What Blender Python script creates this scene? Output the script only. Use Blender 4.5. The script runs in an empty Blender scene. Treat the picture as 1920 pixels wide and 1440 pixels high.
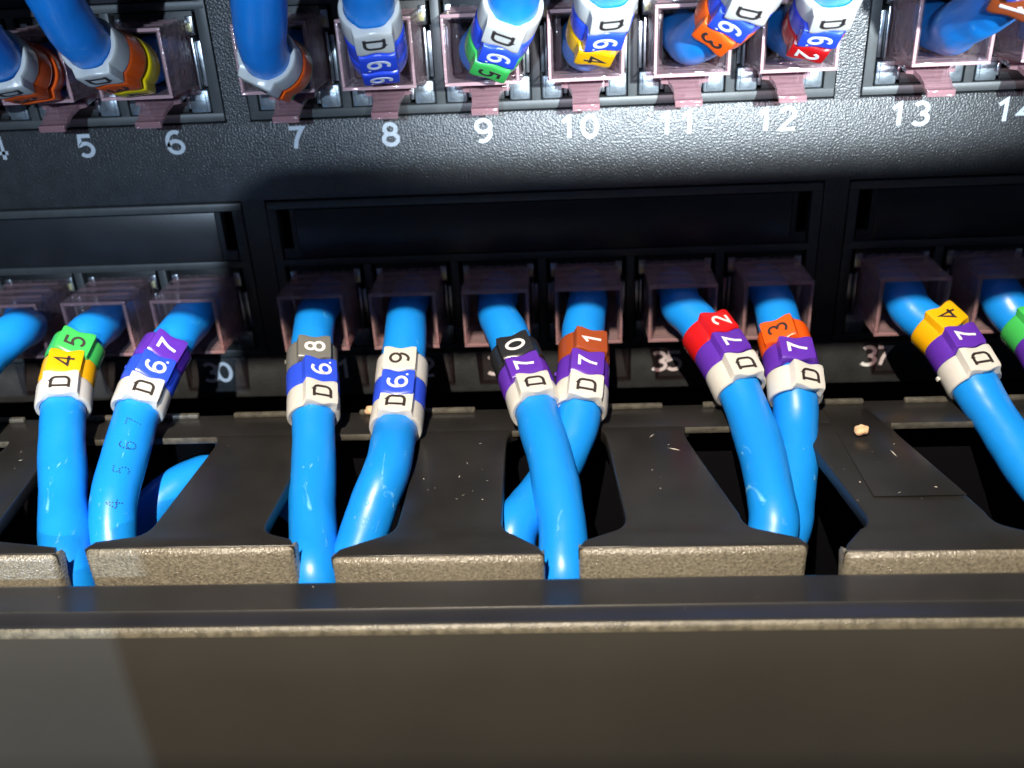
import bpy, bmesh, math, random
from mathutils import Vector, Matrix, noise

# ------------------------------------------------------------------ camera
S = 0.001                                   # everything below is given in millimetres
scene = bpy.context.scene
COL = scene.collection
random.seed(7)

cam = bpy.data.objects.new("camera", bpy.data.cameras.new("camera"))
COL.objects.link(cam)
cam.data.sensor_width = 36.0
cam.data.lens = 1750.0 / 1920.0 * 36.0
cam.data.clip_start = 0.01
cam.data.clip_end = 20.0
yw, pt, rl = 0.062, 0.467, -0.052
fwd = Vector((-math.sin(yw) * math.cos(pt), math.cos(yw) * math.cos(pt), -math.sin(pt)))
rgt = Vector((math.cos(yw), math.sin(yw), 0))
upv = rgt.cross(fwd)
r2 = rgt * math.cos(rl) + upv * math.sin(rl)
u2 = -rgt * math.sin(rl) + upv * math.cos(rl)
m = Matrix((r2, u2, -fwd)).transposed().to_4x4()
m.translation = Vector((4.318, -161.26, 32.887)) * S
cam.matrix_world = m
cam.data.dof.use_dof = True
cam.data.dof.focus_distance = 0.140
cam.data.dof.aperture_fstop = 22.0
scene.camera = cam

# ------------------------------------------------------------------ world and lamps
w = bpy.data.worlds.new("World")
scene.world = w
w.use_nodes = True
bg = w.node_tree.nodes["Background"]
bg.inputs[0].default_value = (0.55, 0.68, 1.0, 1)
bg.inputs[1].default_value = 0.055


def lamp(name, pos, target, power, color, radius, size, blend):
    l = bpy.data.lights.new(name, 'SPOT')
    l.energy = power
    l.color = color
    l.shadow_soft_size = radius * S
    l.spot_size = math.radians(size)
    l.spot_blend = blend
    o = bpy.data.objects.new(name, l)
    COL.objects.link(o)
    o.location = Vector(pos) * S
    o.rotation_euler = (Vector(target) - Vector(pos)).to_track_quat('-Z', 'Y').to_euler()
    return o


lamp("warm_lamp", (-30, -230, 205), (0, -35, -45), 8.0, (1.0, 0.88, 0.72), 1.0, 70, 0.5)
lamp("cool_torch", (110, -420, 97), (32, 0, 12), 30.0, (0.84, 0.94, 1.0), 5.0, 17, 1.0)
lamp("cool_room_lamp", (-20, -420, 95), (-40, 0, 0), 5.5, (0.60, 0.78, 1.0), 2.5, 60, 0.6)

scene.view_settings.view_transform = 'Standard'
scene.view_settings.look = 'None'
scene.view_settings.exposure = 0.0
scene.view_settings.gamma = 1.0
scene.render.engine = 'CYCLES'
scene.cycles.max_bounces = 12
scene.cycles.transmission_bounces = 10
scene.cycles.transparent_max_bounces = 12
scene.cycles.sample_clamp_indirect = 4.0

# ------------------------------------------------------------------ materials


def mat(name, color, rough=0.4, metal=0.0, spec=0.5, bump=0.0, bscale=3000.0, bdist=0.0001,
        var=0.0, vscale=200.0, coat=0.0, sss=0.0, detail=2.0, rvar=0.0):
    M = bpy.data.materials.new(name)
    M.use_nodes = True
    nt = M.node_tree
    p = nt.nodes["Principled BSDF"]
    p.inputs["Base Color"].default_value = (*color, 1)
    p.inputs["Roughness"].default_value = rough
    p.inputs["Metallic"].default_value = metal
    p.inputs["Specular IOR Level"].default_value = spec
    p.inputs["Coat Weight"].default_value = coat
    p.inputs["Coat Roughness"].default_value = 0.12
    if sss:
        p.inputs["Subsurface Weight"].default_value = sss
        p.inputs["Subsurface Radius"].default_value = (0.0006, 0.0005, 0.0004)
        p.inputs["Subsurface Scale"].default_value = 1.0
    tc = nt.nodes.new("ShaderNodeTexCoord")
    if bump:
        n = nt.nodes.new("ShaderNodeTexNoise")
        n.inputs["Scale"].default_value = bscale
        n.inputs["Detail"].default_value = detail
        nt.links.new(tc.outputs["Object"], n.inputs["Vector"])
        b = nt.nodes.new("ShaderNodeBump")
        b.inputs["Strength"].default_value = bump
        b.inputs["Distance"].default_value = bdist
        nt.links.new(n.outputs["Fac"], b.inputs["Height"])
        nt.links.new(b.outputs["Normal"], p.inputs["Normal"])
    if var:
        n2 = nt.nodes.new("ShaderNodeTexNoise")
        n2.inputs["Scale"].default_value = vscale
        n2.inputs["Detail"].default_value = 5
        nt.links.new(tc.outputs["Object"], n2.inputs["Vector"])
        mr = nt.nodes.new("ShaderNodeMapRange")
        mr.inputs["From Min"].default_value = 0.3
        mr.inputs["From Max"].default_value = 0.7
        mr.inputs["To Min"].default_value = 1 - var
        mr.inputs["To Max"].default_value = 1 + var
        nt.links.new(n2.outputs["Fac"], mr.inputs["Value"])
        hs = nt.nodes.new("ShaderNodeHueSaturation")
        hs.inputs["Color"].default_value = (*color, 1)
        nt.links.new(mr.outputs["Result"], hs.inputs["Value"])
        nt.links.new(hs.outputs["Color"], p.inputs["Base Color"])
        if rvar:
            mr2 = nt.nodes.new("ShaderNodeMapRange")
            mr2.inputs["From Min"].default_value = 0.35
            mr2.inputs["From Max"].default_value = 0.65
            mr2.inputs["To Min"].default_value = max(0.02, rough - rvar)
            mr2.inputs["To Max"].default_value = rough + rvar
            nt.links.new(n2.outputs["Fac"], mr2.inputs["Value"])
            nt.links.new(mr2.outputs["Result"], p.inputs["Roughness"])
    return M


M_panel = mat("powder_coat", (0.034, 0.036, 0.038), 0.40, spec=0.7, bump=1.0, bscale=2900, bdist=0.00013, detail=1, var=0.2, vscale=300)
M_bezel = mat("bezel_plastic", (0.060, 0.064, 0.064), 0.45, spec=0.5, bump=0.35, bscale=5000, bdist=0.00004, var=0.15, vscale=400)
M_window = mat("label_window_plastic", (0.020, 0.022, 0.026), 0.34, spec=0.5, bump=0.15, bscale=900, bdist=0.00005, var=0.2, vscale=120)
M_dark = mat("socket_dark", (0.010, 0.011, 0.012), 0.5, bump=0.2, bscale=2500, bdist=0.00005)
M_steel = mat("shield_steel", (0.52, 0.55, 0.58), 0.30, metal=1.0, bump=0.4, bscale=900, bdist=0.00008, var=0.25, vscale=500)
M_tab = mat("shield_tab_steel", (0.30, 0.34, 0.37), 0.36, metal=0.75, bump=0.5, bscale=1300, bdist=0.0001, var=0.25, vscale=700)
M_brass = mat("contact_brass", (0.75, 0.70, 0.38), 0.3, metal=0.4)
M_tray = mat("tray_satin", (0.018, 0.017, 0.0155), 0.33, spec=0.5, bump=0.25, bscale=4200, bdist=0.00003, var=0.25, vscale=90, rvar=0.04)
M_grit = mat("tray_gritty_edge", (0.20, 0.178, 0.135), 0.27, spec=1.0, bump=1.0, bscale=3300, bdist=0.00020, var=0.4, vscale=2500)
M_cover = mat("cover_satin", (0.048, 0.044, 0.037), 0.46, spec=0.4, bump=0.25, bscale=5000, bdist=0.00004, var=0.14, vscale=25)
M_ctop = mat("cover_top_satin", (0.016, 0.016, 0.018), 0.34, spec=0.6, bump=0.2, bscale=4000, bdist=0.00003, var=0.25, vscale=60)
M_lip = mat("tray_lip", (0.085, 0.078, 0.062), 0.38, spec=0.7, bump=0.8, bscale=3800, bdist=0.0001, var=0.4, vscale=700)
M_edge = mat("gritty_edge_highlight", (0.125, 0.112, 0.080), 0.38, spec=0.7, bump=0.9, bscale=4200, bdist=0.0001, var=0.45, vscale=900)  # paler colour paints the highlight along the cover edge and ridge
M_void = mat("cabinet_black", (0.002, 0.002, 0.003), 0.9, spec=0.1)
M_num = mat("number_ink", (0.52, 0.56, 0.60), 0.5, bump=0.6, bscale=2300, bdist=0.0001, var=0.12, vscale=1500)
M_num2 = mat("number_ink_brightened", (0.88, 0.90, 0.92), 0.5)  # same ink as the upper row, colour lifted to offset the shade
M_ink = mat("print_ink", (0.02, 0.02, 0.03), 0.5)
M_blackink = mat("black_ink", (0.03, 0.022, 0.02), 0.45)
M_whiteink = mat("white_ink", (0.80, 0.80, 0.80), 0.4)
M_crumb = mat("plaster_grain", (0.75, 0.48, 0.28), 0.8, bump=0.6, bscale=1500, bdist=0.0002, var=0.3, vscale=900)
M_dust = mat("dust", (0.45, 0.42, 0.36), 0.9)
RC = {'0': (0.018, 0.019, 0.021), '1': (0.33, 0.065, 0.016), '2': (0.62, 0.010, 0.012), '3': (0.90, 0.11, 0.008),
      '4': (0.86, 0.44, 0.004), '5': (0.055, 0.50, 0.10), '6': (0.030, 0.085, 0.74), '7': (0.115, 0.030, 0.42),
      '8': (0.17, 0.17, 0.155), '9': (0.62, 0.605, 0.56), 'D': (0.66, 0.645, 0.60), 'y': (0.80, 0.58, 0.004)}
CN = {'0': 'black', '1': 'brown', '2': 'red', '3': 'orange', '4': 'yellow', '5': 'green', '6': 'blue', '7': 'violet',
      '8': 'grey', '9': 'white', 'D': 'white', 'y': 'yellow'}
M_ring = {k: mat("sleeve_" + CN[k] + ("_letter" if k == 'D' else ""), c, 0.26, spec=0.5, sss=0.15 if k not in '0' else 0,
                 bump=0.12, bscale=700, bdist=0.00006, var=0.05, vscale=300) for k, c in RC.items()}


def cable_material():
    M = bpy.data.materials.new("blue_cable_jacket")
    M.use_nodes = True
    nt = M.node_tree
    p = nt.nodes["Principled BSDF"]
    tc = nt.nodes.new("ShaderNodeTexCoord")
    p.inputs["Specular IOR Level"].default_value = 0.5
    p.inputs["Subsurface Weight"].default_value = 0.08
    p.inputs["Subsurface Radius"].default_value = (0.0003, 0.0005, 0.001)
    p.inputs["Subsurface Scale"].default_value = 1.0
    # scuffs: thin stretched pale marks
    mp = nt.nodes.new("ShaderNodeMapping")
    mp.inputs["Scale"].default_value = (420, 160, 160)
    nt.links.new(tc.outputs["Object"], mp.inputs["Vector"])
    n = nt.nodes.new("ShaderNodeTexNoise")
    n.inputs["Scale"].default_value = 1.0
    n.inputs["Detail"].default_value = 6
    n.inputs["Roughness"].default_value = 0.62
    n.inputs["Distortion"].default_value = 1.2
    nt.links.new(mp.outputs["Vector"], n.inputs["Vector"])
    cr = nt.nodes.new("ShaderNodeValToRGB")
    cr.color_ramp.elements[0].position = 0.645
    cr.color_ramp.elements[0].color = (0, 0, 0, 1)
    cr.color_ramp.elements[1].position = 0.74
    cr.color_ramp.elements[1].color = (1, 1, 1, 1)
    nt.links.new(n.outputs["Fac"], cr.inputs["Fac"])
    mx = nt.nodes.new("ShaderNodeMixRGB")
    mx.inputs["Color1"].default_value = (0.008, 0.265, 0.82, 1)
    mx.inputs["Color2"].default_value = (0.16, 0.55, 0.95, 1)
    nt.links.new(cr.outputs["Color"], mx.inputs["Fac"])
    nt.links.new(mx.outputs["Color"], p.inputs["Base Color"])
    n2 = nt.nodes.new("ShaderNodeTexNoise")
    n2.inputs["Scale"].default_value = 220
    n2.inputs["Detail"].default_value = 3
    nt.links.new(tc.outputs["Object"], n2.inputs["Vector"])
    mr = nt.nodes.new("ShaderNodeMapRange")
    mr.inputs["To Min"].default_value = 0.24
    mr.inputs["To Max"].default_value = 0.46
    nt.links.new(n2.outputs["Fac"], mr.inputs["Value"])
    nt.links.new(mr.outputs["Result"], p.inputs["Roughness"])
    ad = nt.nodes.new("ShaderNodeMath")
    ad.operation = 'ADD'
    nt.links.new(n2.outputs["Fac"], ad.inputs[0])
    nt.links.new(cr.outputs["Color"], ad.inputs[1])
    b = nt.nodes.new("ShaderNodeBump")
    b.inputs["Strength"].default_value = 0.5
    b.inputs["Distance"].default_value = 0.00012
    nt.links.new(ad.outputs[0], b.inputs["Height"])
    nt.links.new(b.outputs["Normal"], p.inputs["Normal"])
    return M


M_cable = cable_material()


def clear_material(name, base, lo, tint):
    M = bpy.data.materials.new(name)
    M.use_nodes = True
    nt = M.node_tree
    p = nt.nodes["Principled BSDF"]
    p.inputs["Base Color"].default_value = (*base, 1)
    p.inputs["Roughness"].default_value = 0.10
    p.inputs["Coat Weight"].default_value = 1.0
    p.inputs["Coat Roughness"].default_value = 0.05
    p.inputs["IOR"].default_value = 1.5
    p.inputs["Specular IOR Level"].default_value = 0.9
    d = p
    tr = nt.nodes.new("ShaderNodeBsdfTransparent")
    tr.inputs["Color"].default_value = (*tint, 1)
    lw = nt.nodes.new("ShaderNodeLayerWeight")
    lw.inputs["Blend"].default_value = 0.5
    fr = nt.nodes.new("ShaderNodeMath")
    fr.operation = 'POWER'
    fr.inputs[1].default_value = 3.0
    nt.links.new(lw.outputs["Facing"], fr.inputs[0])
    mr = nt.nodes.new("ShaderNodeMapRange")
    mr.inputs["To Min"].default_value = lo
    mr.inputs["To Max"].default_value = 0.8
    nt.links.new(fr.outputs[0], mr.inputs["Value"])
    mx = nt.nodes.new("ShaderNodeMixShader")
    out = nt.nodes["Material Output"]
    nt.links.new(mr.outputs["Result"], mx.inputs[0])
    nt.links.new(tr.outputs[0], mx.inputs[1])
    nt.links.new(p.outputs[0], mx.inputs[2])
    nt.links.new(mx.outputs[0], out.inputs["Surface"])
    tc = nt.nodes.new("ShaderNodeTexCoord")
    mp = nt.nodes.new("ShaderNodeMapping")
    mp.inputs["Scale"].default_value = (140, 900, 900)
    nt.links.new(tc.outputs["Object"], mp.inputs["Vector"])
    n = nt.nodes.new("ShaderNodeTexNoise")
    n.inputs["Scale"].default_value = 1.0
    n.inputs["Detail"].default_value = 2
    nt.links.new(mp.outputs["Vector"], n.inputs["Vector"])
    b = nt.nodes.new("ShaderNodeBump")
    b.inputs["Strength"].default_value = 0.8
    b.inputs["Distance"].default_value = 0.0004
    nt.links.new(n.outputs["Fac"], b.inputs["Height"])
    nt.links.new(b.outputs["Normal"], p.inputs["Normal"])
    nt.links.new(b.outputs["Normal"], p.inputs["Coat Normal"])
    return M


M_clear = clear_material("pinkish_clear_plastic", (0.72, 0.50, 0.52), 0.10, (0.97, 0.89, 0.90))
M_rimd = clear_material("pinkish_clear_rim_dimmed", (0.74, 0.50, 0.52), 0.20, (0.96, 0.86, 0.88))  # same rim, coloured fainter for the shaded lower row
M_latch = clear_material("pinkish_latch", (0.50, 0.29, 0.31), 0.42, (0.92, 0.74, 0.76))
M_rim = clear_material("pinkish_clear_rim", (0.86, 0.58, 0.60), 0.42, (0.96, 0.85, 0.87))

# ------------------------------------------------------------------ mesh helpers


class MB:
    """collects geometry in mm, links ONE mesh object"""

    def __init__(self):
        self.v, self.f, self.mi = [], [], []

    def add(self, verts, faces, mi=0):
        k = len(self.v)
        self.v += [tuple(a) for a in verts]
        self.f += [tuple(i + k for i in fc) for fc in faces]
        self.mi += [mi] * len(faces)

    def box(self, x0, x1, y0, y1, z0, z1, b=0.0, mi=0):
        if b <= 0:
            vs = [(x, y, z) for x in (x0, x1) for y in (y0, y1) for z in (z0, z1)]
            self.add(vs, [(0, 1, 3, 2), (4, 6, 7, 5), (0, 4, 5, 1), (2, 3, 7, 6), (0, 2, 6, 4), (1, 5, 7, 3)], mi)
            return
        bm = bmesh.new()
        bmesh.ops.create_cube(bm, size=1)
        for q in bm.verts:
            q.co = Vector(((x0 + x1) / 2 + q.co.x * (x1 - x0), (y0 + y1) / 2 + q.co.y * (y1 - y0), (z0 + z1) / 2 + q.co.z * (z1 - z0)))
        bmesh.ops.bevel(bm, geom=list(bm.edges), offset=b, segments=2, affect='EDGES', profile=0.5)
        bm.verts.index_update()
        self.add([q.co[:] for q in bm.verts], [[q.index for q in fc.verts] for fc in bm.faces], mi)
        bm.free()

    def prism(self, pts, z0, z1, mi=0, axis='z', b=0.0):
        """extrude outline (list of (a, b)) between z0, z1 along axis"""
        bm = bmesh.new()

        def P(a, c, h):
            return (a, c, h) if axis == 'z' else ((h, a, c) if axis == 'x' else (a, h, c))
        lo = [bm.verts.new(P(a, c, z0)) for a, c in pts]
        hi = [bm.verts.new(P(a, c, z1)) for a, c in pts]
        n = len(pts)
        bm.faces.new(lo[::-1])
        bm.faces.new(hi)
        for i in range(n):
            bm.faces.new((lo[i], lo[(i + 1) % n], hi[(i + 1) % n], hi[i]))
        bmesh.ops.recalc_face_normals(bm, faces=list(bm.faces))
        if b > 0:
            bmesh.ops.bevel(bm, geom=list(bm.edges), offset=b, segments=2, affect='EDGES', profile=0.5, clamp_overlap=True)
        bm.verts.index_update()
        self.add([q.co[:] for q in bm.verts], [[q.index for q in fc.verts] for fc in bm.faces], mi)
        bm.free()

    def build(self, name, mats, parent=None, sharp=35, smooth=True, label=None):
        me = bpy.data.meshes.new(name)
        me.from_pydata([(a * S, b * S, c * S) for a, b, c in self.v], [], self.f)
        if not isinstance(mats, (list, tuple)):
            mats = [mats]
        for q in mats:
            me.materials.append(q)
        if len(mats) > 1:
            me.polygons.foreach_set("material_index", self.mi)
        if smooth:
            me.polygons.foreach_set("use_smooth", [True] * len(me.polygons))
            me.update()
            me.set_sharp_from_angle(angle=math.radians(sharp))
        me.update()
        o = bpy.data.objects.new(name, me)
        COL.objects.link(o)
        if parent is not None:
            o.parent = parent
        if label:
            o['label'] = label
        return o


def thing(name, label, cat, loc=(0, 0, 0), group=None):
    o = bpy.data.objects.new(name, None)
    o.empty_display_size = 0.01
    COL.objects.link(o)
    o.location = Vector(loc) * S
    o['label'] = label
    o['category'] = cat
    if group:
        o['group'] = group
    return o


_txt = {}


def text_mesh(s, size, bold=0.0, depth=0.05, track=1.0):
    key = (s, size, bold, depth, track)
    if key in _txt:
        return _txt[key]
    cu = bpy.data.curves.new("t", 'FONT')
    cu.body = s
    cu.size = size
    cu.offset = bold
    cu.extrude = depth / 2
    cu.space_character = track
    cu.align_x = 'CENTER'
    cu.align_y = 'CENTER'
    cu.resolution_u = 5
    o = bpy.data.objects.new("t", cu)
    COL.objects.link(o)
    bpy.context.view_layer.update()
    me = o.to_mesh()
    vs = [q.co.copy() for q in me.vertices]
    fs = [tuple(p.vertices) for p in me.polygons]
    o.to_mesh_clear()
    COL.objects.unlink(o)
    bpy.data.objects.remove(o)
    xs = [q.x for q in vs]
    ys = [q.y for q in vs]
    cx, cy = (min(xs) + max(xs)) / 2, (min(ys) + max(ys)) / 2
    vs = [Vector((q.x - cx, q.y - cy, q.z)) for q in vs]
    _txt[key] = (vs, fs)
    return vs, fs


# stroked glyphs for the sleeves, unit box about 1 high, 0.7 wide
def arc(cx, cy, rx, ry, a0, a1, n=14):
    return [(cx + rx * math.cos(math.radians(a0 + (a1 - a0) * i / n)), cy + ry * math.sin(math.radians(a0 + (a1 - a0) * i / n))) for i in range(n + 1)]


GL = {
    'J': [],
    'D': [[(-.38, .42), (-.22, .42), (.08, .42)] + arc(.08, .18, .27, .24, 90, 0, 6) + arc(.08, -.18, .27, .24, 0, -90, 6) + [(-.38, -.42)], [(-.24, .46), (-.24, -.46)]],
    '0': [arc(0, 0, .30, .46, 0, 360, 26)],
    '1': [[(-.22, .24), (.06, .46), (.06, -.48)]],
    '2': [arc(0, .20, .29, .27, 160, -25) + [(-.28, -.46), (.32, -.46)]],
    '3': [arc(-.02, .23, .27, .23, 145, -90) , arc(-.02, -.23, .31, .24, 90, -145)],
    '4': [[(.14, -.48), (.14, .46), (-.32, -.18), (.34, -.18)]],
    '5': [[(.27, .46), (-.20, .46), (-.25, .04)] + arc(-.01, -.17, .30, .29, 130, -140)],
    '6': [arc(.02, .02, .36, .46, 60, 180, 10) + arc(0, -.20, .31, .27, 180, 540, 22)],
    '7': [[(-.30, .44), (.28, .44), (.10, .16), (-.03, -.12), (-.10, -.48)]],
    '8': [arc(0, .23, .24, .23, 0, 360, 20), arc(0, -.23, .30, .25, 0, 360, 20)],
    '9': [arc(0, .20, .30, .27, 0, 360, 22), arc(-.06, -.02, .36, .46, 0, -115, 10)],
}


def glyph(ch, size, width, depth=0.06, dot=False):
    """returns verts, faces: flat ribbon strokes with thickness, centred"""
    mb = MB()
    for k, st in enumerate(GL[ch]):
        pts = [Vector((a * size, b * size)) for a, b in st]
        n = len(pts)
        zt = depth + 0.004 * k
        L, R = [], []
        for i in range(n):
            d0 = (pts[i] - pts[i - 1]).normalized() if i > 0 else None
            d1 = (pts[i + 1] - pts[i]).normalized() if i < n - 1 else None
            if d0 is None:
                d0 = d1
            if d1 is None:
                d1 = d0
            nn = Vector((-(d0 + d1).y, (d0 + d1).x))
            if nn.length < 1e-4:
                nn = Vector((-d0.y, d0.x))
            nn.normalize()
            sc = 1 / max(0.5, nn.dot(Vector((-d0.y, d0.x))))
            L.append(pts[i] + nn * width / 2 * sc)
            R.append(pts[i] - nn * width / 2 * sc)
        vs = [(*a, zt) for a in L] + [(*a, zt) for a in R] + [(*a, -0.1) for a in L] + [(*a, -0.1) for a in R]
        fs = []
        for i in range(n - 1):
            fs += [(i, n + i, n + i + 1, i + 1), (i, i + 1, 2 * n + i + 1, 2 * n + i), (n + i, 3 * n + i, 3 * n + i + 1, n + i + 1)]
        fs += [(0, 2 * n, 3 * n, n), (n - 1, 2 * n - 1, 4 * n - 1, 3 * n - 1)]
        mb.add(vs, fs)
    if dot:
        c = (0.50 * size, -0.47 * size)
        r = width * 0.42
        ring = [(c[0] + r * math.cos(a * math.pi / 4), c[1] + r * math.sin(a * math.pi / 4), depth) for a in range(8)]
        mb.add(ring, [tuple(range(8))])
    return mb.v, mb.f


# ------------------------------------------------------------------ background cabinet
b = MB()
b.box(-260, 260, 40, 42, -190, 140)
o = b.build("cabinet_back", M_void, smooth=False)
o['kind'] = 'structure'
b = MB()
b.box(-260, 260, -140, 39.9, -193, -191)
o = b.build("cabinet_floor", M_void, smooth=False)
o['kind'] = 'structure'

# ------------------------------------------------------------------ patch panel
PIT, MODP, OFF, ROW = 16.0, 102.5, 1.0, -44.45


def port_x(n):
    return (n - 9.5) * PIT + ((n - 1) // 6 - 1) * 6.5 + 0.9


panel = thing("patch_bay", "black metal patch panel with two rows of numbered sockets holding the blue cables", "patch panel", (0, 0, -50))
PO = Vector((0, 0, -50))                    # origin of panel


def P_build(mb, name, mats, parent=panel, **k):
    mb.v = [(a, b_, c + 50) for a, b_, c in mb.v]
    return mb.build(name, mats, parent, **k)


b = MB()
mods = (-1, 0, 1)
for z0, z1 in ((-50.2, -41.4), (-10.9, 3.05), (33.55, 44)):
    b.box(-153.1, 155.4, 0, 2, z0, z1, 0.5)
for zr in (0, ROW):
    for k in (-1, 0, 1, 2):
        xc = OFF - 51.25 + k * MODP
        b.box(xc - 2.05, xc + 2.05, 0.003, 1.99, 3.0 + zr - 0.4, 33.6 + zr + 0.4)
P_build(b, "face_plate", M_panel)

NUMS = {}
for n in range(3, 17):
    for row, num, zc in ((0, n, 0.0), (1, n + 24, ROW)):
        s = str(num)
        hgt = 3.75 if row == 0 else 3.95
        b = MB()
        xn = {5: -78.0, 6: -62.0, 7: -40.6, 8: -24.3, 9: -8.3, 10: 7.9, 11: 24.4, 12: 40.9, 13: 62.8, 14: 80.0}.get(n, port_x(n)) if row == 0 else {30: -63.1, 33: -7.5, 35: 23.9, 37: 63.0}.get(num, port_x(n) - 0.3)
        step = 3.75 if row == 0 else 2.75
        for i_, ch in enumerate(s):
            vs, fs = glyph(ch, hgt, 0.66, 0.05)
            ox = (i_ - (len(s) - 1) / 2) * step
            b.add([(xn + ox + p_[0] * 1.08, -0.03 - p_[2], zc + p_[1]) for p_ in vs], fs)
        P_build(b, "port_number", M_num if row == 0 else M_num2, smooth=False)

for k in mods:
    for zr in (0, ROW):
        xc = OFF + k * MODP
        X0, X1 = xc - 49.0, xc + 49.0
        fb = MB()
        yb = -0.28
        fb.box(X0, X1, yb, 3, 3.3 + zr, 4.75 + zr, 0.2)
        fb.box(X0, X1, yb, 3, 21.2 + zr, 22.6 + zr, 0.2)
        fb.box(X0, X1, yb + 0.2, 3, 31.9 + zr, 33.35 + zr, 0.2)
        ports = [k * 6 + 7 + j for j in range(6)]
        xs = [port_x(p) for p in ports]
        fb.box(X0, xs[0] - 7.25, yb + 0.004, 2.99, 4.6 + zr, 32 + zr, 0.15)
        fb.box(xs[-1] + 7.25, X1, yb + 0.004, 2.99, 4.6 + zr, 32 + zr, 0.15)
        for a, c in zip(xs, xs[1:]):
            fb.box(a + 7.25, c - 7.25, yb + 0.05, 2.98, 4.6 + zr, 21.3 + zr, 0.15)
        frame = P_build(fb, "socket_frame", M_bezel)
        # label window: smooth strip with a dark slot at each end
        wb = MB()
        wb.box(xs[0] - 4.0, xs[-1] + 4.0, -0.15, 2.0, 22.75 + zr, 31.8 + zr, 0.2)
        for sx in (-1, 1):
            e = (xs[0] - 4.05, xs[0] - 6.9) if sx < 0 else (xs[-1] + 6.9, xs[-1] + 4.05)
            lo, hi = min(e), max(e)
            wb.box(lo, hi, 0.1, 2.0, 22.75 + zr, 24.6 + zr)
            m0 = (hi - 0.9, hi) if sx < 0 else (lo, lo + 0.9)
            wb.box(m0[0] if sx > 0 else m0[0], m0[1], 0.0, 2.0, 24.6 + zr, 31.8 + zr)
        bk = P_build(wb, "label_window", M_window)
        bb = MB()
        bb.box(X0 + 1, X1 - 1, 9.0, 10, 3.4 + zr, 33 + zr)
        P_build(bb, "module_back", M_dark, smooth=False)
        for n, x in zip(ports, xs):
            if n < 3 or n > 16:
                continue
            jb = MB()
            # dark socket lining
            jb.box(x - 7.2, x + 7.2, 0.9, 8.8, 20.9 + zr, 21.2 + zr)
            jb.box(x - 6.6, x + 6.6, 0.3, 8.8, 17.2 + zr, 21.1 + zr, 0.15)          # header block above the plug
            jb.box(x - 7.15, x - 6.9, 1.0, 8.8, 4.8 + zr, 17.2 + zr)
            jb.box(x + 6.9, x + 7.15, 1.0, 8.8, 4.8 + zr, 17.2 + zr)
            jb.box(x - 2.6, x + 2.6, 1.2, 8.8, 4.8 + zr, 6.6 + zr, 0.1)
            jack = P_build(jb, "socket", M_dark)
            sb = MB()
            for sx in (-1, 1):
                # steel side springs: two folded strips
                a, c = sorted((x + sx * 5.95, x + sx * 6.35))
                sb.box(a, c, -1.0, 7, 8.9 + zr, 17.0 + zr, 0.1)
                a, c = sorted((x + sx * 6.45, x + sx * 7.1))
                sb.box(a, c, 0.2, 7, 9.1 + zr, 16.4 + zr, 0.12)
                a, c = sorted((x + sx * 2.75, x + sx * 3.45))
                sb.box(a, c, 0.4, 3, 5.5 + zr, 7.6 + zr, 0.15)
            P_build(sb, "shield_spring", M_steel, jack).matrix_parent_inverse.identity()
            for sx in (-1, 1):
                tb = MB()
                a, c = sorted((x + sx * 3.6, x + sx * 7.0))
                tb.box(a, c, -0.25, 4, 4.85 + zr, 8.6 + zr, 0.35)
                tb.box(a + 0.55, c - 0.55, -0.42, 0, 5.3 + zr, 8.1 + zr, 0.12)
                P_build(tb, "shield_tab", M_tab, jack)
                lb = MB()
                a, c = sorted((x + sx * 5.3, x + sx * 6.5))
                lb.box(a, c, 0.0, 0.8, 17.6 + zr, 20.3 + zr, 0.15)
                lb.box(a + 0.25, c - 0.25, -0.12, 0.5, 17.9 + zr, 19.2 + zr, 0.05, 1)
                P_build(lb, "side_latch", [M_steel, M_brass], jack)
            vs, fs = text_mesh("CAT6A", 2.6, 0.03, 0.25, 1.1)
            cb = MB()
            cb.add([(x + q.x, 0.22 - q.z, 19.2 + zr + q.y) for q in vs], fs)
            P_build(cb, "raised_lettering", M_bezel, jack, smooth=False)

# ------------------------------------------------------------------ cable manager
TZ = -41.0
man = thing("cable_manager", "black cable manager tray with T shaped fingers and a front cover below the patch panel", "cable manager", (0, -45, TZ))


def G_build(mb, name, mats, parent=man, **k):
    mb.v = [(a, b_ + 45, c - TZ) for a, b_, c in mb.v]
    return mb.build(name, mats, parent, **k)


b = MB()
b.box(-160, 160, -31.6, -24.0, TZ - 1.3, TZ, 0.35)
bs_ = G_build(b, "base_strip", M_tray)
bs_.data.materials.append(M_lip)
for p_ in bs_.data.polygons:
    if p_.normal.y < -0.8:
        p_.material_index = 1
b = MB()
b.box(-160, 160, -26.2, -24.05, TZ - 34, TZ - 2.3, 0.3)
G_build(b, "rear_skirt", M_void)
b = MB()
for xa_, xb_ in ((-160, -88), (-82, -57.5), (-51.5, -34), (-30, -10.5), (-5, 20.5), (27, 53), (59.5, 86), (91, 160)):  # gaps in the lip stand in for cable shadows crossing it
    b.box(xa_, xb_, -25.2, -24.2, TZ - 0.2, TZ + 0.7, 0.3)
G_build(b, "rear_lip", M_lip)
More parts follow.
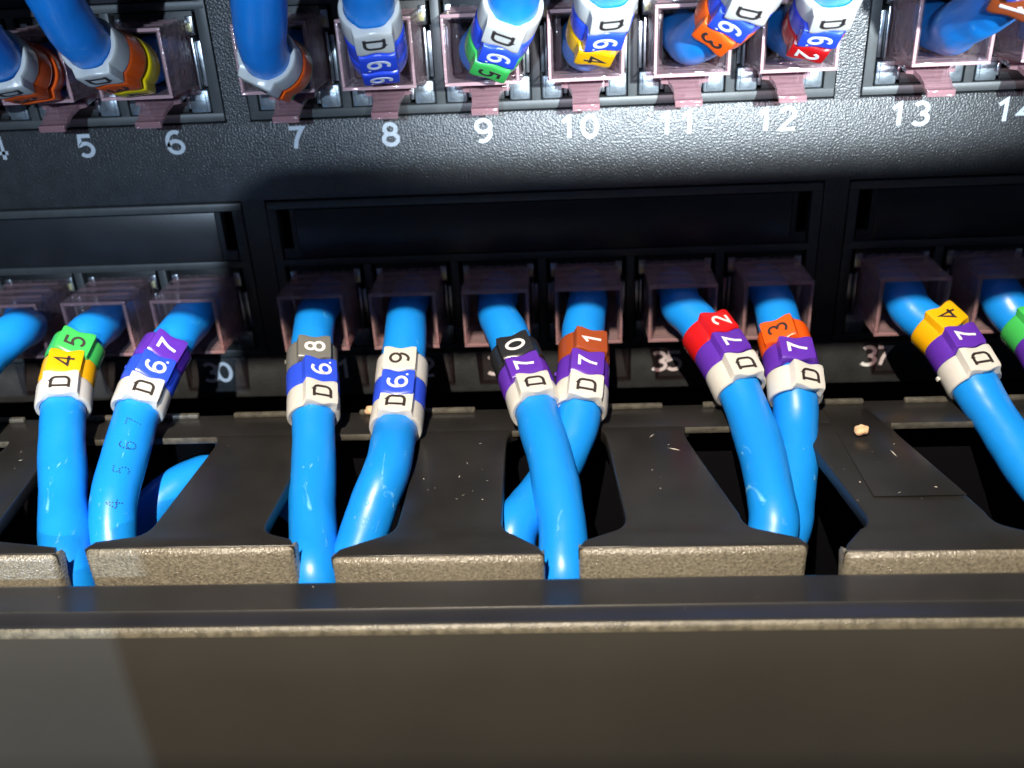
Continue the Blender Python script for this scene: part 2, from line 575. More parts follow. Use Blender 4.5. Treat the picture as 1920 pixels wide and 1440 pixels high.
# outline of each finger from above: stem left/right at root and neck, then the T ends
FING = [  # stem_left_root, stem_left_neck, stem_right_root, stem_right_neck, t_left, t_right, front_y
    (-120.0, -121.5, -106.0, -103.0, -128.6, -98.4, -62.0),
    (-86.5, -91.0, -78.5, -76.5, -95.3, -64.3, -62.2),
    (-51.5, -53.0, -36.2, -37.2, -60.6, -32.0, -61.6),
    (-18.6, -18.9, -4.9, -4.6, -26.7, 1.3, -63.4),
    (10.6, 12.2, 22.5, 27.6, 5.7, 35.1, -62.6),
    (40.8, 44.3, 54.5, 60.0, 39.4, 68.6, -63.6),
    (72.0, 77.0, 88.0, 94.0, 73.0, 103.0, -63.0)]


def smooth_corner(p0, p1, p2, n=5):
    """quadratic rounding from p0 to p2 with control p1"""
    return [((1 - t) ** 2 * p0[0] + 2 * t * (1 - t) * p1[0] + t * t * p2[0], (1 - t) ** 2 * p0[1] + 2 * t * (1 - t) * p1[1] + t * t * p2[1]) for t in [i / n for i in range(n + 1)]]


for i, (a0, a1, c0, c1, tl, tr, fy) in enumerate(FING):
    ny = -55.5
    L = smooth_corner((a0 - 1.6, -31.0), (a0, -31.3), (a0 + (a1 - a0) * .15, -35.5)) + \
        smooth_corner((a1, ny), (a1 + 0.1, ny - 2.6), (a1 - 1.6, ny - 3.4), 5) + [(tl + 0.8, fy + 1.6)] + [(tl, fy)]
    Rr = [(tr, fy)] + [(tr - 0.8, fy + 1.6)] + smooth_corner((c1 + 1.6, ny - 3.4), (c1 - 0.1, ny - 2.6), (c1, ny), 5) + \
        smooth_corner((c0 + (c1 - c0) * .15, -35.5), (c0, -31.3), (c0 + 1.6, -31.0))
    pts = L + Rr
    fb = MB()
    bm = bmesh.new()
    dz = [0, 0, .35, -.2, .1, -.3, 0][i]

    def zz(y, dz=dz):
        t = max(0, min(1, (-y - 35) / 28.0))
        return TZ + 0.02 + dz * t
    lo = [bm.verts.new((x, y, zz(y) - 2.3)) for x, y in pts]
    hi = [bm.verts.new((x, y, zz(y))) for x, y in pts]
    n = len(pts)
    bm.faces.new(hi)
    bm.faces.new(lo[::-1])
    for j in range(n):
        bm.faces.new((lo[j], lo[(j + 1) % n], hi[(j + 1) % n], hi[j]))
    bmesh.ops.recalc_face_normals(bm, faces=list(bm.faces))
    bmesh.ops.bevel(bm, geom=[e for e in bm.edges if abs(e.verts[0].co.z - e.verts[1].co.z) < 1.0], offset=0.35, segments=3, affect='EDGES', profile=0.5)
    bmesh.ops.triangulate(bm, faces=[f for f in bm.faces if len(f.verts) > 4])
    bm.verts.index_update()
    fb.add([q.co[:] for q in bm.verts], [[q.index for q in fc.verts] for fc in bm.faces])
    bm.free()
    fin = G_build(fb, "finger", M_tray, sharp=50)
    # turned-down gritty front of the T
    tb = MB()
    zt = zz(fy) - 0.18
    prof = [(fy + 1.2, zt - 1.0), (fy + 0.6, zt - 0.02), (fy - 0.05, zt - 0.05), (fy - 0.50, zt - 0.35), (fy - 0.72, zt - 0.85), (fy - 0.9, zt - 12.5),
            (fy + 0.9, zt - 12.5), (fy + 1.2, zt - 4)]
    xs_ = [tl + 0.05, tl + 0.25, tl + 0.8, tr - 0.8, tr - 0.25, tr - 0.05]
    ins = [0.9, 0.3, 0, 0, 0.3, 0.9]
    rows = [[(x, y + (s_ if q_ < 6 else 0), z - s_ * 0.3) for q_, (y, z) in enumerate(prof)] for x, s_ in zip(xs_, ins)]
    vs = [p for r in rows for p in r]
    m_ = len(prof)
    fs = [(r * m_ + q, r * m_ + (q + 1) % m_, (r + 1) * m_ + (q + 1) % m_, (r + 1) * m_ + q) for r in range(len(rows) - 1) for q in range(m_)]
    fs += [tuple(range(m_))[::-1], tuple((len(rows) - 1) * m_ + q for q in range(m_))]
    tb.add(vs, fs)
    tb.v = [(a, b_ + 45, c - TZ) for a, b_, c in tb.v]
    tb.build("finger_front", M_grit, fin, sharp=60)
    if i == 5:
        eb = MB()
        q0 = [(46.0, -27.0), (53.0, -27.0), (59.0, -52.0), (46.5, -52.0)]
        eb.prism(q0, TZ + 0.012, TZ + 0.11, b=0.05)
        eb.v = [(a, b_ + 45, c - TZ) for a, b_, c in eb.v]
        eb.build("raised_pad", M_tray, fin)

# front cover
cb = MB()
prof = [(-65.6, -60), (-65.6, -43.9), (-65.9, -43.45), (-66.4, -43.3), (-71.0, -43.45), (-71.3, -43.24), (-71.6, -43.45), (-73.2, -43.6), (-73.8, -43.75),
        (-74.25, -44.2), (-74.4, -44.8), (-74.6, -52), (-74.5, -64.5), (-74.3, -68.6), (-73.4, -71.0), (-71.5, -72.0), (-70, -72.0), (-70, -66.5), (-72.4, -66), (-72.6, -46), (-67.5, -45.6), (-67.5, -60)]
xs_ = [-170 + 5 * i for i in range(69)]
vs = []
for x in xs_:
    bow = 0.35 * math.sin((x + 20) * 0.016) + 0.12 * math.sin(x * 0.05)
    for q, (y, z) in enumerate(prof):
        vs.append((x, y, z + bow * 0.5))
m_ = len(prof)
cb.add(vs, [(r * m_ + q, r * m_ + (q + 1) % m_, (r + 1) * m_ + (q + 1) % m_, (r + 1) * m_ + q) for r in range(len(xs_) - 1) for q in range(m_)])
cov = G_build(cb, "front_cover", M_cover, sharp=50)
cov.data.materials.append(M_ctop)
cov.data.materials.append(M_edge)
for p_ in cov.data.polygons:
    k_ = p_.index % m_
    if k_ < 8:
        p_.material_index = 1
    if k_ in (4, 8, 9):
        p_.material_index = 2

# ------------------------------------------------------------------ cables
PATHS = {
    4: [[-93.6, 4.0, 14.2], [-93.6, -7.0, 14.2], [-93.6, -11.5, 14.3], [-86.0, -16.0, 12.7], [-85.0, -24.0, 16.6], [-82.5, -32.0, 22.5], [-78.6, -40.0, 30.5], [-74.7, -45.0, 50.5]],
    5: [[-77.6, 4.0, 14.2], [-77.6, -7.0, 14.2], [-77.6, -11.5, 14.3], [-76.0, -14.5, 14.4], [-75.9, -18.0, 15.3], [-75.5, -22.5, 16.9], [-74.6, -27.0, 19.1], [-73.2, -32.0, 22.7], [-71.2, -37.0, 27.6], [-69.2, -40.0, 32.4], [-67.2, -45.0, 52.4]],
    6: [[-61.6, 4.0, 14.2], [-61.6, -7.0, 14.2], [-61.6, -11.5, 14.3], [-60.9, -14.0, 14.9], [-61.2, -17.5, 16.1], [-61.7, -21.5, 17.7], [-61.6, -26.0, 20.2], [-60.8, -31.0, 23.8], [-59.8, -35.0, 27.6], [-58.3, -38.0, 32.5], [-56.8, -43.0, 52.5]],
    7: [[-39.1, 4.0, 14.2], [-39.1, -7.0, 14.2], [-39.1, -11.5, 14.3], [-36.5, -15.5, 13.7], [-36.4, -19.5, 14.7], [-36.5, -23.5, 16.3], [-36.0, -27.0, 18.2], [-34.7, -31.0, 21.3], [-33.1, -35.0, 25.1], [-31.0, -39.0, 30.7], [-28.9, -44.0, 50.7]],
    8: [[-23.1, 4.0, 14.2], [-23.1, -7.0, 14.2], [-23.1, -11.5, 14.3], [-22.1, -15.0, 14.6], [-21.6, -18.5, 16.1], [-21.1, -22.2, 18.4], [-20.8, -25.8, 21.4], [-20.2, -29.0, 24.5], [-18.7, -34.0, 30.6], [-17.3, -39.0, 50.6]],
    9: [[-7.1, 4.0, 14.2], [-7.1, -7.0, 14.2], [-7.1, -11.5, 14.3], [-5.6, -15.0, 14.2], [-4.5, -18.5, 15.8], [-3.1, -22.2, 18.2], [-1.7, -26.0, 21.1], [-0.5, -29.5, 24.3], [1.0, -35.0, 30.3], [2.4, -40.0, 50.3]],
    10: [[8.9, 4.0, 14.2], [8.9, -7.0, 14.2], [8.9, -11.5, 14.3], [9.2, -14.5, 15.2], [10.1, -18.0, 16.9], [10.8, -22.0, 19.5], [11.2, -25.5, 22.2], [11.5, -29.0, 25.0], [11.4, -34.0, 30.4], [11.4, -39.0, 50.4]],
    11: [[24.9, 4.0, 14.2], [24.9, -7.0, 14.2], [24.9, -11.5, 14.3], [25.9, -14.0, 15.3], [27.3, -17.5, 16.9], [28.6, -21.2, 19.0], [29.8, -25.0, 21.3], [30.5, -29.0, 24.2], [30.4, -34.0, 29.5], [30.4, -39.0, 49.5]],
    12: [[40.9, 4.0, 14.2], [40.9, -7.0, 14.2], [40.9, -11.5, 14.3], [40.9, -14.0, 14.7], [41.1, -17.5, 16.2], [41.1, -21.5, 18.6], [41.0, -25.0, 21.0], [40.4, -29.0, 24.0], [39.4, -33.0, 29.1], [38.3, -38.0, 49.1]],
    13: [[63.4, 4.0, 14.2], [63.4, -7.0, 14.2], [63.4, -11.5, 14.3], [62.4, -16.0, 15.7], [62.9, -20.0, 17.2], [63.3, -24.5, 19.2], [63.5, -29.0, 21.4], [63.1, -33.0, 24.4], [60.8, -38.0, 29.3], [58.5, -43.0, 49.3]],
    14: [[79.4, 4.0, 14.2], [79.4, -7.0, 14.2], [79.4, -11.5, 14.3], [76.8, -18.0, 16.3], [75.6, -25.0, 19.0], [72.5, -33.0, 23.4], [69.3, -39.0, 28.9], [66.2, -44.0, 48.9]],
    28: [[-93.6, 4.0, -29.0], [-93.6, -7.0, -29.0], [-91.1, -11.5, -28.8], [-89.1, -18.0, -27.2], [-91.0, -24.0, -28.6], [-91.7, -32.0, -31.0], [-91.1, -42.0, -36.9], [-88.9, -50.0, -42.2], [-98.0, -57.0, -60.0], [-98.0, -56.0, -66.0]],
    29: [[-77.6, 4.0, -29.0], [-77.6, -7.0, -29.0], [-76.8, -11.5, -28.8], [-76.6, -17.5, -28.1], [-77.8, -21.2, -30.0], [-77.8, -25.7, -32.6], [-76.8, -30.8, -35.4], [-74.4, -38.5, -39.4], [-71.7, -45.7, -42.6], [-68.8, -52.7, -45.4], [-66.6, -58.0, -48.6], [-65.5, -58.0, -62.0], [-66.0, -52.0, -66.0]],
    30: [[-61.6, 4.0, -29.0], [-61.6, -7.0, -29.0], [-61.2, -11.5, -28.8], [-61.4, -18.2, -28.9], [-62.8, -21.8, -30.8], [-63.8, -25.7, -33.0], [-64.4, -29.8, -35.3], [-64.5, -34.9, -37.9], [-64.1, -41.2, -40.9], [-63.7, -47.0, -43.8], [-62.8, -52.5, -49.5], [-63.5, -54.0, -58.0], [-64.0, -51.0, -68.0]],
    31: [[-39.1, 4.0, -29.0], [-39.1, -7.0, -29.0], [-38.8, -11.5, -28.8], [-37.9, -17.5, -29.2], [-37.2, -23.0, -32.1], [-36.3, -28.0, -35.0], [-35.3, -34.0, -38.1], [-34.2, -41.2, -41.6], [-33.3, -47.5, -44.1], [-32.1, -53.0, -45.9], [-31.0, -59.0, -48.3], [-30.0, -59.0, -57.0], [-30.0, -57.0, -66.0]],
    32: [[-23.1, 4.0, -29.0], [-23.1, -7.0, -29.0], [-22.7, -11.5, -28.8], [-22.0, -18.0, -29.9], [-22.1, -23.0, -32.5], [-22.1, -28.0, -35.4], [-22.2, -34.0, -38.4], [-21.8, -45.0, -39.0], [-23.3, -50.0, -42.1], [-25.2, -54.0, -46.5], [-27.6, -57.0, -51.0], [-28.5, -56.5, -62.0], [-28.5, -52.0, -66.0]],
    33: [[-7.1, 4.0, -29.0], [-7.1, -7.0, -29.0], [-6.9, -11.5, -28.8], [-5.3, -16.8, -29.8], [-3.4, -22.0, -32.6], [-1.6, -26.6, -35.2], [0.1, -33.0, -37.2], [1.7, -41.0, -39.2], [3.0, -48.0, -42.2], [3.7, -54.0, -44.9], [3.5, -59.2, -48.7], [3.6, -59.0, -57.0], [3.6, -57.0, -66.0]],
    34: [[8.9, 4.0, -29.0], [8.9, -7.0, -29.0], [8.5, -11.5, -28.8], [7.8, -17.5, -30.5], [7.7, -22.5, -33.1], [7.2, -27.5, -35.9], [6.5, -32.4, -38.6], [4.3, -37.0, -42.1], [1.4, -42.5, -44.4], [-1.3, -48.0, -45.4], [-3.6, -52.5, -46.3], [-3.0, -57.0, -57.0], [2.6, -57.0, -64.0], [3.0, -52.0, -66.0]],
    35: [[24.9, 4.0, -29.0], [24.9, -7.0, -29.0], [24.7, -11.5, -28.8], [26.6, -14.8, -29.8], [29.0, -19.0, -32.0], [30.8, -23.2, -34.1], [32.2, -27.1, -36.3], [33.4, -33.1, -39.4], [33.8, -41.0, -41.3], [33.5, -48.0, -43.3], [33.3, -52.0, -46.0], [31.5, -54.8, -52.0], [33.0, -55.0, -62.0], [34.0, -52.0, -66.0]],
    36: [[40.9, 4.0, -29.0], [40.9, -7.0, -29.0], [40.6, -11.5, -28.8], [40.6, -16.1, -30.9], [41.0, -20.5, -33.1], [41.1, -23.9, -34.8], [40.9, -28.0, -37.1], [40.5, -32.0, -41.1], [39.1, -39.0, -44.6], [37.3, -45.0, -47.2], [35.8, -49.0, -49.1], [32.5, -50.0, -56.0], [33.0, -48.0, -66.0]],
    37: [[63.4, 4.0, -29.0], [63.4, -7.0, -29.0], [62.3, -11.5, -28.8], [63.6, -13.9, -30.6], [66.5, -17.2, -32.1], [68.0, -21.2, -34.2], [69.1, -25.9, -36.7], [71.0, -31.0, -40.5], [72.9, -38.0, -44.1], [74.9, -45.0, -46.6], [76.5, -52.0, -47.7], [69.0, -56.0, -60.0], [70.0, -54.0, -66.0]],
    38: [[79.4, 4.0, -29.0], [79.4, -7.0, -29.0], [78.3, -11.5, -28.8], [79.3, -13.4, -30.8], [81.5, -17.0, -32.5], [82.5, -21.5, -34.7], [82.7, -26.6, -37.5], [81.6, -34.0, -41.0], [79.2, -43.0, -44.8], [77.2, -52.0, -47.7], [71.5, -52.0, -62.0], [73.0, -50.0, -66.0]],
}



def spline(P, step=0.6):
    P = [Vector(p) for p in P]
    P = [2 * P[0] - P[1]] + P + [2 * P[-1] - P[-2]]
    Q = []
    for i in range(1, len(P) - 2):
        a, b_, c, d = P[i - 1:i + 3]
        n = max(3, int((c - b_).length / step))
        for j in range(n):
            t = j / n
            Q.append(.5 * ((2 * b_) + (-a + c) * t + (2 * a - 5 * b_ + 4 * c - d) * t * t + (-a + 3 * b_ - 3 * c + d) * t ** 3))
    Q.append(P[-2])
    # light smoothing
    for _ in range(6):
        Q = [Q[0]] + [(Q[i - 1] + Q[i] * 2 + Q[i + 1]) / 4 for i in range(1, len(Q) - 1)] + [Q[-1]]
    return Q


def frames(Q):
    T = [(Q[min(i + 1, len(Q) - 1)] - Q[max(i - 1, 0)]).normalized() for i in range(len(Q))]
    N = []
    n = Vector((0, 0, 1))
    for t in T:
        n = (n - t * n.dot(t)).normalized()
        N.append(n.copy())
    return T, N


def tube(mb, Q, r, seg=28, seed=0, dent=0.15):
    T, N = frames(Q)
    k0 = len(Q)
    vs = []
    for i, (q, t, n) in enumerate(zip(Q, T, N)):
        bb_ = t.cross(n)
        for j in range(seg):
            a = 2 * math.pi * j / seg
            d = math.cos(a) * n + math.sin(a) * bb_
            p = q + d * r
            rr = r + dent * noise.noise(Vector((p.x * .14 + seed * 9.1, p.y * .14, p.z * .14))) * 2 + dent * .4 * noise.noise(Vector((p.x * .5 + seed, p.y * .5, p.z * .5)))
            vs.append(q + d * rr)
    fs = [(i * seg + j, i * seg + (j + 1) % seg, (i + 1) * seg + (j + 1) % seg, (i + 1) * seg + j) for i in range(k0 - 1) for j in range(seg)]
    fs += [tuple(range(seg))[::-1], tuple((k0 - 1) * seg + j for j in range(seg))]
    mb.add([tuple(v) for v in vs], fs)


CAM = Vector((4.318, -161.26, 32.887))
ARC = {}


def at_s(Q, s):
    acc = 0
    for i in range(1, len(Q)):
        d = (Q[i] - Q[i - 1]).length
        if acc + d >= s:
            f = (s - acc) / d
            return Q[i - 1].lerp(Q[i], f), (Q[min(i + 3, len(Q) - 1)] - Q[max(i - 4, 0)]).normalized()
        acc += d
    return Q[-1], (Q[-1] - Q[-2]).normalized()


RL, RR, RI, TW, TH = 4.55, 4.28, 3.52, 2.62, 4.55


def ring_mesh(nub=False):
    """marker sleeve about the Y axis, +Y toward the socket, tile toward +Z"""
    prof = []
    a0 = math.degrees(math.atan2(TH, TW))
    for i in range(13):
        x = TW - 2 * TW * i / 12
        prof.append((x, TH - 0.16 * abs(x / TW) ** 6, 1.0))
    a1 = 90 + math.degrees(math.asin((TW + 0.22) / RR))
    a2 = 360 + 90 - math.degrees(math.asin((TW + 0.22) / RR))
    n = 54
    for i in range(n + 1):
        a = math.radians(a1 + (a2 - a1) * i / n)
        prof.append((RR * math.cos(a), RR * math.sin(a), 0.0))
    k = len(prof)
    ax = [(0.0, -0.30), (0.02, -0.15), (0.07, -0.05), (0.16, 0), (0.5, 0), (0.84, 0), (0.93, -0.05), (0.98, -0.15), (1.0, -0.30)]
    vs, fs = [], []

    def disp(x, tile):
        if tile > 0:
            u = abs(x) / TW
            return 0.42 * (0.5 - 0.5 * math.cos(math.pi * min(1, u * 1.15))) - 0.05 if u < .87 else 0.37
        return -0.05
    for t, off in ax:
        for (x, z, tile) in prof:
            rr = math.hypot(x, z)
            sc = (rr + off) / rr
            vs.append((x * sc, (t - 0.5) * (RL - 0.10) + disp(x, tile), z * sc))
    for end in (0.985, 0.015):
        for (x, z, tile) in prof:
            rr = math.hypot(x, z)
            sc = RI / rr
            vs.append((x * sc, (end - 0.5) * (RL - 0.10) + disp(x, tile) * .6, z * sc))
    R_ = len(ax) + 2
    for r in range(R_):
        for j in range(k):
            fs.append((r * k + j, ((r + 1) % R_) * k + j, ((r + 1) % R_) * k + (j + 1) % k, r * k + (j + 1) % k))
    mb = MB()
    mb.add(vs, [f[::-1] for f in fs])
    # moulding nub on the side
    for sx, yy_ in ((-1, 0.9),) if nub else ():
        mb.box(sx * (RR + 0.0) - 0.22, sx * (RR + 0.0) + 0.22, yy_ - 0.35, yy_ + 0.35, -1.9, -1.2, 0.15)
    return mb


RM = ring_mesh()
RMN = ring_mesh(True)


def add_rings(root, Q, s0, chars, rolls, pitch=4.42, ref=None, nub=-1):
    for i, ch in enumerate(chars):
        c, t = at_s(Q, s0 + i * pitch)
        y = -t                                  # toward socket
        v = Vector(ref) if ref else (CAM - c).normalized()
        z = (v - y * v.dot(y)).normalized()
        z = Matrix.Rotation(math.radians(rolls[i] if isinstance(rolls, (list, tuple)) else rolls), 3, y) @ z
        x = y.cross(z)
        M3 = Matrix((x, y, z)).transposed()
        mb = MB()
        g = random.uniform(0.985, 1.015)
        rm_ = RMN if i == nub else RM
        mb.add([tuple(c + M3 @ Vector((a * g, b_, d * g))) for a, b_, d in rm_.v], rm_.f)
        o0 = root.location / S
        mb.v = [(a - o0.x, b_ - o0.y, d - o0.z) for a, b_, d in mb.v]
        key = ch
        ring = mb.build("marker_sleeve", M_ring[key], root, sharp=32,
                        label=CN[ch] + " marker sleeve with " + ("letter D" if ch == 'D' else "number " + ('4' if ch == 'y' else ch)))
        gc = '4' if ch == 'y' else ch
        black = gc in '3459D'
        vs, fs = glyph(gc, 3.05 if gc != 'D' else 3.2, 0.45 if black else 0.48, dot=(gc == '6'))
        tm = MB()
        # text x axis runs toward the socket (+y local), text up is -x local
        G3 = Matrix((y, -x, z)).transposed()
        tm.add([tuple(c + z * (TH * g + 0.005) + y * (0.10) + G3 @ Vector((a * 0.88 + (-0.12 if gc == 'D' else 0.05), b_, d))) for a, b_, d in vs], fs)
        tm.v = [(a - o0.x, b_ - o0.y, d - o0.z) for a, b_, d in tm.v]
        tm.build("printed_" + ("letter" if gc == 'D' else "number"), M_blackink if black else M_whiteink, ring, smooth=False)


def add_plug(root, x, zc, up, yaw=0.0, pitch=0.0):
    o0 = root.location / S
    hw, hh, w_ = 5.75, 5.2, 0.75
    mb = MB()
    y0, y1 = -12.3, 6.0
    mb.box(x - hw, x + hw, y0, y1, zc + hh - w_, zc + hh, 0.22)
    mb.box(x - hw, x + hw, y0, y1, zc - hh, zc - hh + w_, 0.22)
    mb.box(x - hw, x - hw + w_, y0 + 0.01, y1, zc - hh + w_ + .01, zc + hh - w_ - .01, 0.15)
    mb.box(x + hw - w_, x + hw, y0 + 0.01, y1, zc - hh + w_ + .01, zc + hh - w_ - .01, 0.15)
    # stepped rear block the cable enters
    mb.box(x - hw + w_ + .05, x - 3.7, -5.2, y1, zc - hh + w_ + .05, zc + hh - w_ - .05, 0.3)
    mb.box(x + 3.7, x + hw - w_ - .05, -5.2, y1, zc - hh + w_ + .05, zc + hh - w_ - .05, 0.3)
    # ridges across the top
    for yy_ in (-8.8, -5.6, -2.4):
        mb.box(x - hw + 0.6, x + hw - 0.6, yy_ - 0.5, yy_ + 0.5, zc + hh - 0.05, zc + hh + 0.30, 0.12)
    # shoulders under the body
    mb.box(x - hw - 0.35, x + hw + 0.35, -3.5, 2.0, zc - hh - 1.0, zc - hh + 0.1, 0.15)
    mb.v = [(a - o0.x, b_ - o0.y, d - o0.z) for a, b_, d in mb.v]
    plug = mb.build("clear_plug", M_clear, root, sharp=30)
    rb = MB()
    e_ = 0.03
    rb.box(x - hw - e_, x + hw + e_, y0 - 0.22, y0 + 0.25, zc + hh - 0.5, zc + hh + e_, 0.1)
    rb.box(x - hw - e_, x + hw + e_, y0 - 0.22, y0 + 0.25, zc - hh - e_, zc - hh + 0.5, 0.1)
    rb.box(x - hw - e_, x - hw + 0.45, y0 - 0.215, y0 + 0.25, zc - hh + .5, zc + hh - .5, 0.1)
    rb.box(x + hw - 0.45, x + hw + e_, y0 - 0.215, y0 + 0.25, zc - hh + .5, zc + hh - .5, 0.1)
    rb.v = [(a - o0.x, b_ - o0.y, d - o0.z) for a, b_, d in rb.v]
    rb.build("mouth_rim", M_rimd if up else M_rim, plug, sharp=30)
    lb = MB()
    zb = zc - hh
    sec = [(-0.5, zb - 0.95, 4.0, .9), (-3.0, zb - 1.2, 3.9, .9), (-4.8, zb - 1.7, 3.8, .8), (-5.0, zb - 1.85, 2.7, .8), (-7.0, zb - 2.7, 2.2, .8), (-8.6, zb - 3.5, 2.1, .8),
           (-9.2, zb - 4.0, 2.15, .7), (-10.0, zb - 4.1, 2.15, .6)]
    q_ = 1.0 if up is False else 0.35
    sec = [(y, zb + (z - zb) * q_, h, tk) for y, z, h, tk in sec]
    if q_ < 1:
        sec = sec[:5]
    vs = []
    for y, z, h, tk in sec:
        vs += [(x - h, y, z + tk / 2), (x + h, y, z + tk / 2), (x + h, y, z - tk / 2), (x - h, y, z - tk / 2)]
    fs = [(4 * i + j, 4 * i + 4 + j, 4 * i + 4 + (j + 1) % 4, 4 * i + (j + 1) % 4) for i in range(len(sec) - 1) for j in range(4)]
    fs += [(0, 1, 2, 3), tuple(4 * (len(sec) - 1) + q for q in (3, 2, 1, 0))]
    lb.add(vs, fs)
    if q_ == 1:
        lb.box(x - 2.15, x + 2.15, -10.6, -9.9, zb - 4.9 * q_, zb - 3.8 * q_, 0.15)
    lb.v = [(a - o0.x, b_ - o0.y, d - o0.z) for a, b_, d in lb.v]
    lb.build("latch", M_clear if up else M_latch, plug, sharp=40)


LOW, UPR = "blue patch cables of the lower row", "blue patch cables of the upper row"
CABLES = {
    28: ("", 0, 0, "blue cable cut by the left edge, left of the cable marked D45"),
    29: ("54D", 26.3, [-12, -14, -12], "blue cable with green, yellow and white marker sleeves reading D45"),
    30: ("76D", 26.6, [-2, -2, -4], "blue cable with violet, blue and white sleeves reading D67, black digits printed on its jacket"),
    31: ("86D", 27.9, [5, 18, 18], "blue cable with grey, blue and white marker sleeves reading D68"),
    32: ("96D", 30.1, [-8, -8, -8], "blue cable with white, blue and white marker sleeves reading D69"),
    33: ("07D", 28.0, [8, 10, 16], "blue cable with black, violet and white marker sleeves reading D70"),
    34: ("17D", 26.6, [18, 8, 8], "blue cable with brown, violet and white sleeves reading D71, crossing behind the D70 cable"),
    35: ("27D", 24.4, [44, 38, 34], "blue cable with red, violet and white marker sleeves reading D72"),
    36: ("37D", 24.4, [-6, 20, 36], "blue cable with orange, violet and white marker sleeves reading D73"),
    37: ("47D", 23.7, [40, 38, 38], "blue cable with yellow, violet and white sleeves reading D74 at the right"),
    38: ("57D", 23.0, [40, 40, 40], "blue cable with green and violet sleeves cut by the right edge of the picture"),
    4: ("", 0, 0, "blue cable in the upper left socket, left of the brownish orange sleeve"),
    5: ("33D", 18.9, [0, 0, 0], "blue cable at the far upper left with orange and white marker sleeves"),
    6: ("y3D", 18.2, [0, 0, 0], "blue cable above number 6 with yellow, orange and white sleeves side by side"),
    7: ("53D", 18.7, [0, 0, 0], "blue cable above number 7 with a wide white sleeve over orange and green ones"),
    8: ("66D", 22.9, [5, 5, 3], "blue cable above number 8 with two blue and one white sleeve reading D66"),
    9: ("56D", 24.0, [-14, -14, -4], "blue cable above number 9 with green, blue and white marker sleeves"),
    10: ("46D", 23.8, [-18, -18, -18], "blue cable above number 10 with yellow, blue and white sleeves reading D64"),
    11: ("36D", 26.4, [-12, -14, -14], "blue cable above number 11 with orange and blue marker sleeves, leaning right"),
    12: ("26D", 23.0, [-20, -20, -20], "blue cable above number 12 with red and blue marker sleeves"),
    13: ("16D", 37.0, [-10, -10, -10], "blue cable above number 13 with a brown sleeve at the top right corner"),
    14: ("", 0, 0, "blue cable above number 14 in the right hand edge socket"),
}
REF = {5: (0.15, -0.25, -1), 6: (0.1, -0.2, -1), 7: (-0.5, -0.1, -1), 30: None}
for n, (chars, s0, rolls, lab) in CABLES.items():
    Q = spline(PATHS[n])
    low = n > 24
    root = thing("patch_cable", lab, "cable", PATHS[n][1], LOW if low else UPR)
    o0 = root.location / S
    tb = MB()
    tube(tb, Q, 3.45, 32, n)
    tb.v = [(a - o0.x, b_ - o0.y, d - o0.z) for a, b_, d in tb.v]
    tb.build("cable_jacket", M_cable, root, sharp=80)
    add_plug(root, PATHS[n][0][0], -29.6 if low else 14.6, low)
    if chars:
        add_rings(root, Q, s0, chars, rolls, pitch=4.6 if n == 33 else 4.42, ref=REF.get(n), nub={31: 0, 32: 2, 34: 1, 36: 0, 30: 1, 37: 2}.get(n, -1))
    if n == 30:                                  # digits printed along the jacket
        s_end = s0 + 3 * 4.42
        for ch, ds in (("7", 1.9), ("6", 6.4), ("5", 11.0), ("4", 16.2)):
            c, t = at_s(Q, s_end + ds)
            y = -t
            v = (CAM - c).normalized()
            z0_ = (v - y * v.dot(y)).normalized()
            x0_ = y.cross(z0_)
            pm = MB()
            for st in GL[ch]:
                pts = [Vector(p) * 2.5 for p in st]
                dots = []
                for a, b2 in zip(pts, pts[1:]):
                    kk = max(1, int((b2 - a).length / 0.20))
                    dots += [a.lerp(b2, j / kk) for j in range(kk)]
                dots.append(pts[-1])
                last = None
                for d_ in dots:
                    if last is not None and (d_ - last).length < 0.27:
                        continue
                    last = d_
                    ang = (-d_.y) / 3.5
                    zz_ = z0_ * math.cos(ang) + x0_ * math.sin(ang)
                    xx_ = x0_ * math.cos(ang) - z0_ * math.sin(ang)
                    cc_ = c + y * (d_.x * 0.8) + zz_ * 3.60
                    rr_ = 0.11
                    ring = [tuple(cc_ + y * rr_ * math.cos(q * math.pi / 3) + xx_ * rr_ * math.sin(q * math.pi / 3)) for q in range(6)]
                    pm.add(ring, [tuple(range(6))])
            pm.v = [(a - o0.x, b_ - o0.y, d - o0.z) for a, b_, d in pm.v]
            pm.build("printed_digit", M_ink, root, smooth=False)

# cable loop hanging under the fingers
Q = spline([(-36, -24, -70), (-44, -24, -59), (-52, -25.5, -52), (-58.5, -31, -49.5), (-64, -38, -52.5), (-66.5, -43, -60), (-67, -46, -80)])
root = thing("cable_loop", "blue cable bend glimpsed in the dark opening right of the D67 cable", "cable", (-60, -46, -60))
tb = MB()
tube(tb, Q, 3.45, 32, 77)
tb.v = [(a + 60, b_ + 46, d + 60) for a, b_, d in tb.v]
tb.build("cable_jacket", M_cable, root, sharp=80)


def crumb(name, lab, cat, pos, r, material, seed):
    bm = bmesh.new()
    bmesh.ops.create_icosphere(bm, subdivisions=3, radius=1)
    for q in bm.verts:
        f = 1 + 0.35 * noise.noise(q.co * 1.3 + Vector((seed, 0, 0)))
        q.co = Vector((q.co.x * r[0], q.co.y * r[1], q.co.z * r[2])) * f
    mb = MB()
    bm.verts.index_update()
    mb.add([q.co[:] for q in bm.verts], [[q.index for q in fc.verts] for fc in bm.faces])
    bm.free()
    o_ = mb.build(name, material, None, sharp=180)
    o_.location = Vector(pos) * S
    o_['label'] = lab
    o_['category'] = cat
    return o_


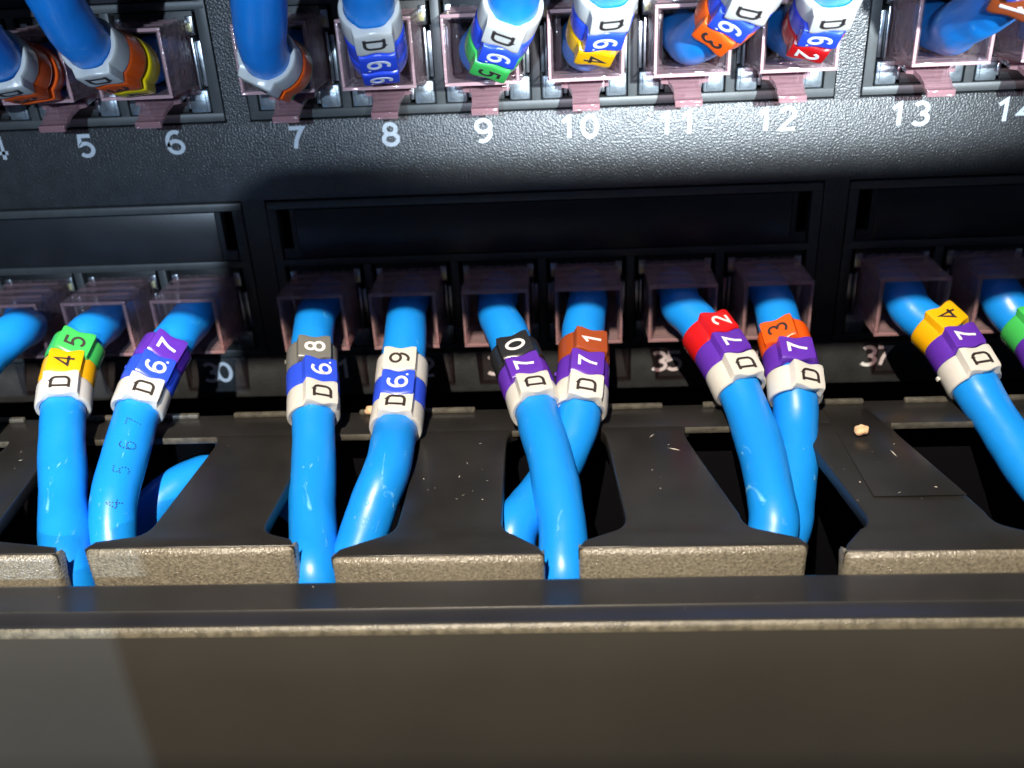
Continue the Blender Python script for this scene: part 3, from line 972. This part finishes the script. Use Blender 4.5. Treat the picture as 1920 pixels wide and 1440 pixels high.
crumb("plaster_crumb", "small pale crumb lying on the finger right of the D73 cable", "crumb", (49.3, -35.8, TZ + 1.25), (1.1, 0.75, 0.85), M_crumb, 1)
crumb("plaster_crumb", "small orange crumb on the tray strip between the D68 and D69 cables", "crumb", (-28.2, -24.8, TZ + 0.7), (0.8, 0.7, 0.75), M_crumb, 5)

# dust flecks lying on the tray and the cover: far too many to count
db = MB()
for _ in range(70):
    x = random.uniform(-80, 75)
    if random.random() < 0.8:
        k = random.choice(FING[1:6])
        y = random.uniform(-54, -34)
        u = random.random()
        x = (k[0] * .5 + k[1] * .5 + 1.5) * (1 - u) + (k[2] * .5 + k[3] * .5 - 1.5) * u
        z = TZ + 0.05
        if k is FING[5]:
            z += 0.07
    else:
        y = random.uniform(-72.5, -67)
        z = -43.15
    r = random.choice((0.04, 0.04, 0.05, 0.10)) * random.uniform(.7, 1.2)
    a = random.uniform(0, 6.28)
    l = r * random.choice((1, 1, 1, 2, 4, 9))
    ca, sa = math.cos(a), math.sin(a)
    ps = [(x + ca * l, y + sa * l, z), (x - sa * r, y + ca * r, z), (x - ca * l, y - sa * l, z), (x + sa * r, y - ca * r, z), (x, y, z + r)]
    db.add(ps, [(0, 1, 4), (1, 2, 4), (2, 3, 4), (3, 0, 4)])
o = db.build("dust_flecks", M_dust, None, smooth=False)
o['kind'] = 'stuff'
o['label'] = "fine pale dust flecks on the tray fingers and cover"
o['category'] = "dust"

# ------------------------------------------------------------------ phone behind the camera and an added slab, casting the shade
b = MB()
b.box(-240, 240, -118, 36, 0, 3, 0.8)
b.box(-240, 240, -118, -116, -4, 0.1, 0.5)
o = b.build("shade_slab", M_cover)  # unseen slab, added to cut the warm lamp off the upper part
o.location = Vector((0, 0, 88)) * S
o['label'] = "unseen black slab added above the patch panel to shade its upper part"
o['category'] = "light blocker"

# phone held in front of the panel
ph = thing("smartphone", "dark smartphone held in front of the panel, behind the viewpoint", "phone", (34.5, -184, -0.2))
b = MB()
pts = []
hw_, hh_, rc = 76.0, 38.0, 9.0
for cx_, cy_, a0_ in ((hw_ - rc, hh_ - rc, 0), (-hw_ + rc, hh_ - rc, 90), (-hw_ + rc, -hh_ + rc, 180), (hw_ - rc, -hh_ + rc, 270)):
    for i in range(7):
        a = math.radians(a0_ + 15 * i)
        pts.append((cx_ + rc * math.cos(a), cy_ + rc * math.sin(a)))
b.prism(pts, -4, 4, axis='y', b=0.0)
body = b.build("phone_body", M_window, ph)
ph.rotation_euler = (0, math.radians(0), 0)
